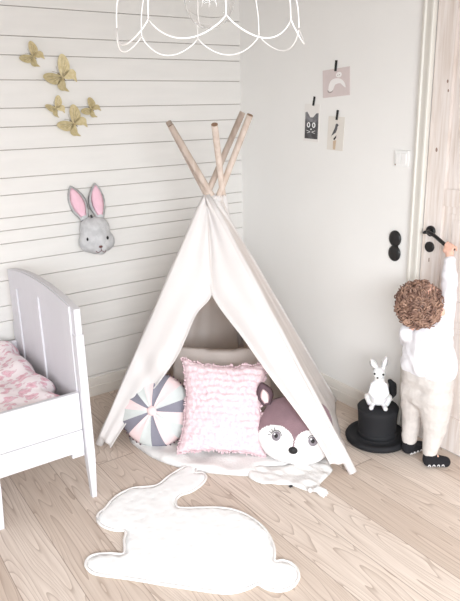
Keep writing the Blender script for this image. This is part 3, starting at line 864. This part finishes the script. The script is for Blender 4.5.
# beige pillow behind
c, r_, u_, n_ = pillow_frame((-.735,-.79,.228), (.62,-.50), .42)
T = plane_T(c, r_, u_, n_)
bm = padded(ruff_outline(.62, .48, .004, 1), .022, lambda d, q: .075*min(1, d/.17)**.55 if d > 0 else 0, T)
o = obj('cushion', bm, M['beige'], None, True); tag(o, 'plain beige cushion standing behind the pink ruffled one in the tent', 'cushion')
# pink ruffled cushion
c, r_, u_, n_ = pillow_frame((-.898,-1.052,.252), (.80,-.56), .44)
r_, u_ = r_*math.cos(-.06)+u_*math.sin(-.06), u_*math.cos(-.06)-r_*math.sin(-.06)
T = plane_T(c, r_, u_, n_)
def ruf(d, q):
    b = .062*min(1, d/.17)**.55 if d > 0 else 0
    k = (q.y*30 + .12*math.sin(q.x*38) + .25*noise.noise((q.x*20, q.y*8, 1))) % 1
    return b + min(1, d/.02)*(.012*k + .012*noise.noise((q.x*80, q.y*48, 3)))
bm = padded(ruff_outline(.45, .48, .008, 5, 30), .0075, ruf, T)
pc = obj('ruffled_cushion', bm, M['pinkruf'], None, True); tag(pc, 'square pale pink cushion covered in ruffles, centre of the tent', 'cushion')
bm = bmesh.new()   # frayed fringe at the edge
ol = ruff_outline(.45, .48, .008, 5, 60)
for i, (a, b) in enumerate(ol):
    L = math.hypot(a, b); d = V((a/L, b/L))
    p = T(a, b, 0); s = random.uniform(.004,.010)
    q = T(a + d.x*s + random.uniform(-.006,.006), b + d.y*s + random.uniform(-.006,.006), random.uniform(-.008,.01))
    tube(bm, [p, q], [.0045,.003], 5)
obj('fringe', bm, M['pinkruf'], pc, True)['label'] = 'frayed ruffle edge'
# round pinwheel cushion
nb = V((-.66,-.66,.36)).normalized(); rb = V((0,0,1)).cross(nb).normalized(); ub = nb.cross(rb).normalized()
cb_ = V((-1.140,-.762,.193))
T = plane_T(cb_, rb, ub, nb)
R = .196
bm = bmesh.new()
segn = 96; rings = 16
seq = [0,2,1,2,0,1,0,2,1,2,0,1,2,0,1,2]
seq = [0,2,1,0,1,2,0,1,2,0,1,2,0,1,2,1]
for sd in (1, -1):
    prevr = None
    for j in range(rings+1):
        rr = R*j/rings
        hgt = .068*(1-(j/rings)**2.6)**.6 - .016*math.exp(-(rr/.028)**2)
        ring = []
        for k in range(segn):
            a = 2*PI*k/segn; pk = .004*abs(math.sin(a*8))*min(1, j/4)*(1 if j < rings else 0)
            ring.append(bm.verts.new(T(rr*math.cos(a), rr*math.sin(a), sd*(hgt-pk if j < rings else 0))))
        if prevr:
            for k in range(segn):
                f = bm.faces.new((prevr[k], prevr[(k+1) % segn], ring[(k+1) % segn], ring[k])); f.material_index = seq[int(k/segn*16)]
        prevr = ring
bmesh.ops.remove_doubles(bm, verts=bm.verts, dist=.0004)
bc = obj('round_cushion', bm, [M['grey'], M['pinkc'], M['mint']], None, True)
tag(bc, 'round cushion with pink, grey and pale green wedges, left inside the tent', 'cushion')
bm = bmesh.new()
sphere(bm, T(0,0,.060), .026, (1,1,.55), 16, Matrix((rb, ub, nb)).transposed()); obj('button', bm, M['pinkc'], bc, True)
bm = bmesh.new()
for k in range(52):
    a = 2*PI*k/52; sphere(bm, T((R+.002)*math.cos(a), (R+.002)*math.sin(a), 0), .0052, seg=8)
obj('bobble_edge', bm, M['deerdark'], bc, True)['label'] = 'dark grey beaded edge'
# deer face cushion
c, r_, u_, n_ = pillow_frame((-.652,-1.330,.156), (.74,-.67), .66)
roll = -.10; r2 = r_*math.cos(roll)+u_*math.sin(roll); u2 = u_*math.cos(roll)-r_*math.sin(roll)
T = plane_T(c, r2, u2, n_)
dout = [(0,-.165),(.06,-.160),(.12,-.135),(.162,-.085),(.18,-.02),(.170,.05),(.145,.12),(.105,.155),(.055,.168),(0,.170),(-.055,.168),(-.105,.155),(-.145,.12),(-.170,.05),(-.18,-.02),(-.162,-.085),(-.12,-.135),(-.06,-.160)]
dout = [(a*1.06, b) for a, b in dout]
def dm(q):
    x = abs(q.x)
    # cream mask: two lobes meeting at a point above the nose
    return 1 if ((x-.098)/.095)**2 + ((q.y+.070)/.076)**2 < 1 or q.y < -.094 else 0
pr = lambda d, q: .066*min(1, d/.13)**.55 if d > 0 else 0
bm = padded([(p.x, p.y) for p in smoothloop([(a, b, 0) for a, b in dout], 4)], .007, pr, T, dm)
dc = obj('deer_cushion', bm, [M['deer'], M['dmask']], None, True)
tag(dc, 'brown and cream deer face cushion leaning at the right of the tent opening', 'cushion')
def deer_surf(u, v):
    P = [V(p) for p in dout]; d = min(segd(V((u, v)), P[i], P[i-1]) for i in range(len(P))); return pr(d, None)
def patch(name, cu, cv, a, b, m, up_, par, bulge=.004):
    bm = bmesh.new(); cen = bm.verts.new(T(cu, cv, deer_surf(cu, cv)+up_+bulge)); n = 24; rg = []
    for q in (.6, 1.):
        rg.append([bm.verts.new(T(cu+a*q*math.cos(2*PI*k/n), cv+b*q*math.sin(2*PI*k/n), deer_surf(cu+a*q*math.cos(2*PI*k/n), cv+b*q*math.sin(2*PI*k/n)) + (up_+bulge*.7 if q < 1 else up_-.003))) for k in range(n)])
    for k in range(n):
        bm.faces.new((cen, rg[0][k], rg[0][(k+1) % n])); bm.faces.new((rg[0][k], rg[1][k], rg[1][(k+1) % n], rg[0][(k+1) % n]))
    return obj(name, bm, m, par, True)
patch('nose', 0, -.104, .023, .017, M['dirty_black'], .004, dc, .008)
for s in (-1, 1):
    e = patch('eye', s*.090, -.048, .024, .025, M['eyegrey'], .003, dc)
    patch('pupil', s*.090, -.048, .012, .013, M['dirty_black'], .006, e)
    patch('glint', s*.090-.009, -.040, .005, .005, M['glint'], .010, e)
    b = bmesh.new()
    for k in range(4):
        an = (PI/2 + s*(-.35 - .38*k)); c0 = (s*.090 + .027*math.cos(an), -.048 + .027*math.sin(an)); c1 = (s*.090 + .042*math.cos(an), -.048 + .042*math.sin(an))
        tube(b, [T(*c0, deer_surf(*c0)+.004), T(*c1, deer_surf(*c1)+.004)], .0014, 5)
    tube(b, [T(s*.090+.026*math.cos(t), -.048+.027*math.sin(t), deer_surf(s*.090+.026*math.cos(t), -.048+.027*math.sin(t))+.005) for t in [.1+ .3*i for i in range(10)]], .0018, 5)
    obj('eyelash', b, M['dirty_black'], e)
for s in (-1, 1):
    bs = T(.085, .120, .0) if s > 0 else T(-.155, .095, .062); tp = T(.03, .175, -.02) if s > 0 else T(-.196, .200, .095)
    leaf_ear('ear', bs, tp, .088, r2, n_, M['deerdark'], M['pinkc'], dc, .022, .5)

# ------------------------------------------------------------------ top hat, porcelain rabbit, black pad
hc = V((-.186,-1.446,0))
hat = thing('top_hat', 'black top hat standing brim down on the floor left of the toddler', 'hat', hc)
bm = bmesh.new()
lathe(bm, [(0,.004),(.09,.004),(.140,.002),(.160,.010),(.165,.026),(.157,.040),(.138,.036),(.108,.032),(.099,.045),(.099,.10),(.103,.165),(.107,.192),(.102,.199),(0,.199)], hc, 56)
obj('felt_body', bm, M['black'], hat, True)
bm = bmesh.new(); lathe(bm, [(.0985,.038),(.1025,.038),(.1028,.068),(.0985,.068)], hc, 56); obj('hat_band', bm, M['black'], hat, True)
rc = V((-.188,-1.446,.199))
F_ = V((-.72,-.69,0)).normalized(); S_ = V((-F_.y, F_.x, 0))   # S_ : screen right when F_ faces the camera
if S_.x < 0: S_ = -S_
def K(a, b, c): return rc + S_*a + V((0,0,b)) + F_*c
rb_ = thing('rabbit_figure', 'glossy white sitting rabbit figure on top of the black hat', 'figurine', rc)
blob('body', [(K(0,.060,0), K(0,.125,-.005), .052, .034), (K(0,.055,.012), K(0,.08,.010), .044, .040),
              (K(0,.125,0), K(0,.160,0), .030, .026),
              (K(-.003,.186,.004), K(-.005,.190,.012), .034, .032), (K(-.006,.180,.020), K(-.010,.176,.036), .024, .015),
              (K(-.040,.018,.005), K(-.048,.045,-.005), .018, .024), (K(.040,.018,.005), K(.048,.045,-.005), .018, .024),
              (K(-.030,.012,.02), K(-.036,.013,.058), .013, .0125), (K(.030,.012,.02), K(.036,.013,.058), .013, .0125),
              (K(-.030,.125,.01), K(-.042,.085,.026), .014, .012), (K(-.042,.085,.026), K(-.022,.070,.046), .012, .010),
              (K(.030,.125,.01), K(.042,.085,.026), .014, .012), (K(.042,.085,.026), K(.022,.070,.046), .012, .010),
              (K(-.014,.205,.0), K(-.020,.222,0), .011, .010), (K(.014,.205,.0), K(.020,.222,0), .011, .010)], M['porc'], rb_, .0035, 4)
leaf_ear('ear', K(-.018,.205,0), K(-.048,.262,-.002), .040, S_+V((0,0,.5)), F_, M['porc'], M['porc'], rb_, .014)
leaf_ear('ear', K(.016,.210,0), K(.030,.280,-.002), .036, S_, F_, M['porc'], M['porc'], rb_, .014)
for a in (-.026, .017):
    bm = bmesh.new(); sphere(bm, K(a,.195,.036 if a < 0 else .040), .0058, seg=10); obj('eye', bm, M['blackgloss'], rb_, True)
bm = bmesh.new(); sphere(bm, K(-.011,.180,.051), .0055, (1.2,1,.8), 10); obj('nose', bm, M['blackgloss'], rb_, True)
bp_ = blob('black_pad', [(K(.050,.016,-.045), K(.074,.060,-.04), .014, .021), (K(.074,.060,-.04), K(.072,.105,-.038), .021, .020), (K(.072,.105,-.038), K(.056,.128,-.036), .020, .013)], M['black'], None, .004, 4)
tag(bp_, 'black rounded bean-shaped object standing behind the white rabbit figure', 'ornament')

# ------------------------------------------------------------------ toddler
td = thing('person', 'curly-haired toddler in white shirt and pale trousers reaching up to the door handle', 'person', (-.15,-1.70,0))
pel = V((-.150,-1.705,.37)); chs = V((-.155,-1.705,.60)); nk = V((-.178,-1.691,.715)); hd = V((-.195,-1.680,.805))
ls = V((-.205,-1.622,.660)); rs = V((-.128,-1.752,.690))
re = V((-.105,-1.758,.870)); rw = V((-.085,-1.738,1.020)); 
le = V((-.13,-1.560,.585)); lw = V((-.035,-1.565,.66))
hipL = V((-.150,-1.650,.34)); hipR = V((-.150,-1.765,.34))
knL = V((-.150,-1.640,.20)); knR = V((-.152,-1.775,.19))
anL = V((-.165,-1.640,.065)); anR = V((-.170,-1.775,.060))
toL = V((-.095,-1.655,.020)); toR = V((-.115,-1.822,.018))
hand = V((-.062,-1.712,1.066))
fing = []
# right hand closes over the lever from above/behind: four fingers hook over, thumb below
for i in range(4):
    y = -1.694 - .0125*i; zz = 1.078 - .0045*i
    L = (.9, 1., .95, .8)[i]
    a = V((-.070, y, zz-.014)); b = V((-.068, y, zz+.004)); c = V((-.055, y, zz+.014*L)); d = V((-.040, y, zz+.006)); e = V((-.035, y, zz-.010*L))
    fing += [(a, b, .0068, .0064), (b, c, .0064, .006), (c, d, .006, .0056), (d, e, .0056, .005)]
fing += [(V((-.074,-1.700,1.050)), V((-.064,-1.690,1.046)), .008, .007), (V((-.064,-1.690,1.046)), V((-.050,-1.686,1.052)), .007, .0058)]
lfing = []
for i in range(4):
    z_ = .690 - .011*i; lfing += [(V((-.018,-1.562,z_)), V((-.009,-1.545,z_+.006)), .006, .0055), (V((-.009,-1.545,z_+.006)), V((-.008,-1.528+.003*abs(i-1),z_+.010)), .0055, .005)]
lfing += [(V((-.020,-1.568,.668)), V((-.010,-1.572,.690)), .007, .006)]
body = blob('body', [(pel, chs, .075, .062), (chs, nk, .055, .030), (nk, hd, .032, .04), 
      (V((-.14,-1.705,.795)), V((-.20,-1.69,.80)), .068, .078), (V((-.195,-1.68,.83)), V((-.18,-1.685,.845)), .075, .07),
      (V((-.105,-1.708,.755)), V((-.115,-1.708,.765)), .036, .045), (V((-.068,-1.712,.790)), V((-.080,-1.711,.80)), .008, .010),
      (V((-.165,-1.605,.79)), V((-.170,-1.603,.80)), .014, .015), (V((-.165,-1.775,.79)), V((-.170,-1.777,.80)), .014, .015),
      (nk, ls, .03, .035), (nk, rs, .03, .035), (rs, re, .034, .026), (re, rw, .024, .0185), (rw, V((-.074,-1.718,1.048)), .0185, .016),
      (V((-.075,-1.700,1.058)), V((-.072,-1.730,1.050)), .013, .013),
      (ls, le, .034, .026), (le, lw, .024, .018), (lw, V((-.018,-1.566,.675)), .017, .013),
      (pel, hipL, .07, .055), (pel, hipR, .07, .055), (hipL, knL, .05, .038), (hipR, knR, .05, .038), (knL, anL, .036, .025), (knR, anR, .036, .025),
      (anL, toL, .022, .014), (anR, toR, .022, .014)] + fing + lfing, M['skin'], td, .0038, 3)
# face
for s in (-1, 1):
    bm = bmesh.new(); sphere(bm, (-.077,-1.707+s*.028,.812), .010, (.7,1,.8), 12); obj('eye', bm, M['glint'], td, True)
    bm = bmesh.new(); sphere(bm, (-.071,-1.707+s*.028,.812), .005, (.6,1,1), 10); obj('iris', bm, M['eyegrey'], td, True)
bm = bmesh.new(); tube(bm, smoothpath([(-.072,-1.725,.765),(-.067,-1.708,.762),(-.072,-1.690,.765)]), .0035, 6); obj('mouth', bm, M['bunnypink'], td, True)
# shirt
def wr(seed, amp, fr):
    def g(p):
        n = noise.noise((p.x*fr, p.y*fr, p.z*fr*.8+seed)); m_ = noise.noise((p.x*fr*2+5, p.y*fr*2, p.z*fr*2.4+seed))
        q = V((-.15,-1.705,p.z)); d = V((p.x-q.x, p.y-q.y, 0))
        return p + (d.normalized() if d.length > .01 else d)*(n+.5*m_)*amp
    return g
hemz = .475
sh = [(V((-.152,-1.655,.505)), V((-.165,-1.665,.64)), .087, .072), (V((-.150,-1.765,.51)), V((-.150,-1.745,.64)), .088, .072),
      (V((-.150,-1.71,.51)), V((-.160,-1.705,.65)), .098, .084), (V((-.165,-1.69,.66)), V((-.172,-1.692,.705)), .072, .042), (V((-.165,-1.66,.65)), ls, .062, .050), (V((-.15,-1.73,.655)), rs, .064, .052),
      (rs, re, .050, .037), (re, V((-.086,-1.741,1.012)), .037, .029), (ls, le, .048, .036), (le, V((-.055,-1.565,.645)), .036, .028)]
shirt = blob('shirt', sh, M['shirt'], td, .005, 6, fn=wr(2, .011, 15))
# cut a clean hem
def cutz(o, z, above=True):
    bm = bmesh.new(); bm.from_mesh(o.data)
    r = bmesh.ops.bisect_plane(bm, geom=bm.verts[:]+bm.edges[:]+bm.faces[:], plane_co=(0,0,z), plane_no=(0,0,1), clear_inner=above, clear_outer=not above)
    ed = [e for e in bm.edges if e.is_boundary]
    try: bmesh.ops.holes_fill(bm, edges=ed, sides=0)
    except Exception: pass
    bm.to_mesh(o.data); bm.free()
    for p in o.data.polygons: p.use_smooth = True
cutz(shirt, hemz)
pn = [(V((-.150,-1.660,.44)), V((-.150,-1.755,.44)), .085, .087), (V((-.150,-1.660,.36)), V((-.150,-1.760,.36)), .086, .088),
      (V((-.152,-1.652,.33)), knL, .078, .052), (V((-.152,-1.765,.33)), knR, .080, .054), (knL, anL+V((0,0,.018)), .052, .037), (knR, anR+V((0,0,.020)), .054, .038)]
pants = blob('trousers', pn, M['pants'], td, .005, 5, fn=wr(9, .006, 18))
for k, (an, to) in enumerate(((anL, toL), (anR, toR))):
    s_ = blob('sock', [(an+V((0,0,.040)), an, .034, .034), (an, an+V((-.004,0,-.030)), .034, .031), (an+V((-.002,0,-.028)), to+V((.004,0,.004)), .033, .027)], M['sock'], td, .004, 4)
    for v in s_.data.vertices: v.co.z = max(v.co.z, .002)
    bm = bmesh.new(); f3 = (to-an); f3.z = 0; f3.normalize()
    side = V((-f3.y, f3.x, 0)); 
    if side.dot(V((-.56,-.82,0))) < 0: side = -side
    for q in range(4):
        b0 = an + V((0,0,-an.z)) + f3*(-.012+.022*q) + side*(.0335-.002*q)
        tube(bm, smoothpath([b0 + V((0,0,.014)), b0 + f3*.003 + side*.001 + V((0,0,.021)), b0 + f3*.009 + V((0,0,.021)), b0 + f3*.011 + side*.001 + V((0,0,.013))], 3), .0022, 5)
    obj('claw_print', bm, M['sockw'], s_, True)
# hair: scalp cap with curls
bm = bmesh.new(); hcn = V((-.200,-1.672,.812))
sphere(bm, hcn, .090, (1.0,1.02,1.02), 24)
for v in bm.verts:
    v.co += (v.co-hcn).normalized()*.010*noise.noise(v.co*30)
cutf = [f for f in bm.faces if f.calc_center_median().x > -.135 and f.calc_center_median().z < .835]
bmesh.ops.delete(bm, geom=cutf, context='FACES')
rnd = random.Random(11)
cnt = 0
while cnt < 330:
    d = V((rnd.gauss(0,1), rnd.gauss(0,1), rnd.gauss(0,1))).normalized()
    if d.z < -.85: continue
    if d.x > .45 and d.z < .35: continue
    cnt += 1
    base = hcn + V((d.x*.086, d.y*.088, d.z*.088))
    t1 = d.cross(V((rnd.uniform(-.6,.6), rnd.uniform(-.6,.6), 1))).normalized(); t2 = d.cross(t1)
    drop = V((0,0,-1)) - d*d.dot(V((0,0,-1)))
    R_ = rnd.uniform(.008,.016); turns = rnd.uniform(1.2,2.2); pts = []; n = int(turns*9)
    ax = (drop*.7 + d*.5 + t1*rnd.uniform(-.8,.8)).normalized(); s1 = ax.cross(d).normalized(); s2 = ax.cross(s1)
    ph = rnd.uniform(0, 6)
    for i in range(n+1):
        a = ph + turns*2*PI*i/n; pts.append(base + ax*(.028*i/n) + (s1*math.cos(a)+s2*math.sin(a))*R_ + d*.004)
    tube(bm, pts, [.0038]*(n//2) + [.0030]*(n+1-n//2), 5)
obj('hair', bm, M['hair'], td, True)

# ------------------------------------------------------------------ wire lamp
LA = math.atan2(.825,.565)
LC = V((-1.6050, -2.1081, 0))
lamp = thing('pendant_lamp', 'white scalloped wire pendant lampshade with a clear bulb hanging from the ceiling', 'lamp', (LC.x, LC.y, H))
ang0 = LA + PI    # pointing back at the camera
RB, ZP = .219, 1.886
def LP(th, r, z):  # th measured from the camera-facing direction, positive to the right in view
    a = ang0 + th; return V((LC.x + r*math.cos(a), LC.y + r*math.sin(a), z))
fr = thing_ = None
bm = bmesh.new()
shade = obj('wire_frame', (lambda b: (tube(b, [LP(2*PI*i/40, .055, 2.20) for i in range(40)], .0025, 6, closed=True), tube(b, [LP(2*PI*i/48, .135, 2.115) for i in range(48)], .002, 6, closed=True), b)[2])(bm), M['lampw'], lamp, True)
ths = [math.radians(10+45*k) for k in range(8)]
for k, th in enumerate(ths):
    b = bmesh.new()
    tube(b, smoothpath([LP(th,.055,2.20), LP(th,.10,2.16), LP(th,.150,2.09), LP(th,.190,2.01), LP(th,.214,1.94), LP(th,RB,ZP)]), .0015, 6)
    obj('rib', b, M['lampw'], lamp, True)
    b = bmesh.new()
    th2 = th + math.radians(45)
    tube(b, [LP(th + (th2-th)*i/16, RB + .004*math.sin(PI*i/16), ZP - .043*math.sin(PI*i/16)**.8) for i in range(17)], .0017, 6)
    obj('scallop', b, M['lampw'], lamp, True)
b = bmesh.new(); lathe(b, [(0,-.060),(.02,-.057),(.04,-.045),(.055,-.02),(.060,.005),(.055,.03),(.040,.055),(.024,.075),(.017,.095)], (LC.x, LC.y, 1.945), 32)
bulb = obj('bulb', b, M['glass'], lamp, True); solidify(bulb, .0012)
b = bmesh.new()
for k in range(6):
    a = 2*PI*k/6; tube(b, [(LC.x+.008*math.cos(a), LC.y+.008*math.sin(a), 1.99), (LC.x+.020*math.cos(a), LC.y+.020*math.sin(a), 1.935)], .0008, 4)
tube(b, [(LC.x, LC.y, 2.03), (LC.x, LC.y, 1.985)], .005, 8)
obj('filament', b, M['lampw'], bulb)
b = bmesh.new(); lathe(b, [(0,0),(.019,0),(.021,.01),(.021,.055),(.012,.075),(0,.078)], (LC.x, LC.y, 2.03), 24); obj('socket', b, M['plastic'], lamp, True)
b = bmesh.new()
for k in range(4):
    a = ang0 + PI/4 + PI/2*k; tube(b, [(LC.x+.018*math.cos(a), LC.y+.018*math.sin(a), 2.09), (LC.x+.055*math.cos(a), LC.y+.055*math.sin(a), 2.20)], .002, 5)
obj('spider', b, M['lampw'], lamp)
b = bmesh.new(); tube(b, [(LC.x, LC.y, 2.10), (LC.x, LC.y, H-.02)], .003, 8); obj('cord', b, M['lampw'], lamp, True)
b = bmesh.new(); lathe(b, [(0,-.03),(.03,-.028),(.045,-.01),(.045,0),(0,0)], (LC.x, LC.y, H), 24); obj('ceiling_cup', b, M['plastic'], lamp, True)

# ------------------------------------------------------------------ camera
yaw, pit, rol = math.radians(34.41), math.radians(17.05), math.radians(-1.335)
f = V((math.sin(yaw)*math.cos(pit), math.cos(yaw)*math.cos(pit), -math.sin(pit)))
r = V((math.cos(yaw), -math.sin(yaw), 0)); u = r.cross(f)
r, u = r*math.cos(rol) + u*math.sin(rol), u*math.cos(rol) - r*math.sin(rol)
cd = bpy.data.cameras.new('camera'); cam = bpy.data.objects.new('camera', cd); col.objects.link(cam)
m4 = Matrix((r, u, -f)).transposed().to_4x4(); m4.translation = CAM
cam.matrix_world = m4
cd.sensor_fit = 'HORIZONTAL'; cd.sensor_width = 36; cd.lens = 622/460*36; cd.clip_start = .02
sc.camera = cam

# ------------------------------------------------------------------ light
w = bpy.data.worlds.new('world'); sc.world = w; w.use_nodes = True
nt = w.node_tree; bg = nt.nodes['Background']
# overcast sky: dim towards the ground, bright above the horizon
tc = nt.nodes.new('ShaderNodeTexCoord'); sp = nt.nodes.new('ShaderNodeSeparateXYZ'); rp = nt.nodes.new('ShaderNodeValToRGB')
nt.links.new(tc.outputs['Generated'], sp.inputs[0]); nt.links.new(sp.outputs[2], rp.inputs[0])
e = rp.color_ramp.elements; e[0].position = 0; e[0].color = (.20,.21,.215,1); e[1].position = .17; e[1].color = (.97,1,1.03,1)
nt.links.new(rp.outputs[0], bg.inputs[0]); bg.inputs[1].default_value = 2.45
def area(name, loc, target, sx, sy, power, c=(1,1,1)):
    l = bpy.data.lights.new(name, 'AREA'); l.shape = 'RECTANGLE'; l.size = sx; l.size_y = sy; l.energy = power; l.color = c
    o = bpy.data.objects.new(name, l); col.objects.link(o); o.location = loc
    o.rotation_euler = (V(target)-V(loc)).to_track_quat('-Z', 'Y').to_euler(); return o
wl = area('window_daylight', (-2.6,-4.9,1.75), (-.9,-1.5,.0), 2.2, 1.3, 68, (.95,1,1.04)); wl.data.spread = math.radians(115)
sc.view_settings.view_transform = 'Standard'; sc.view_settings.look = 'None'; sc.view_settings.gamma = 1
sc.view_settings.exposure = 0; sc.view_settings.use_curve_mapping = False
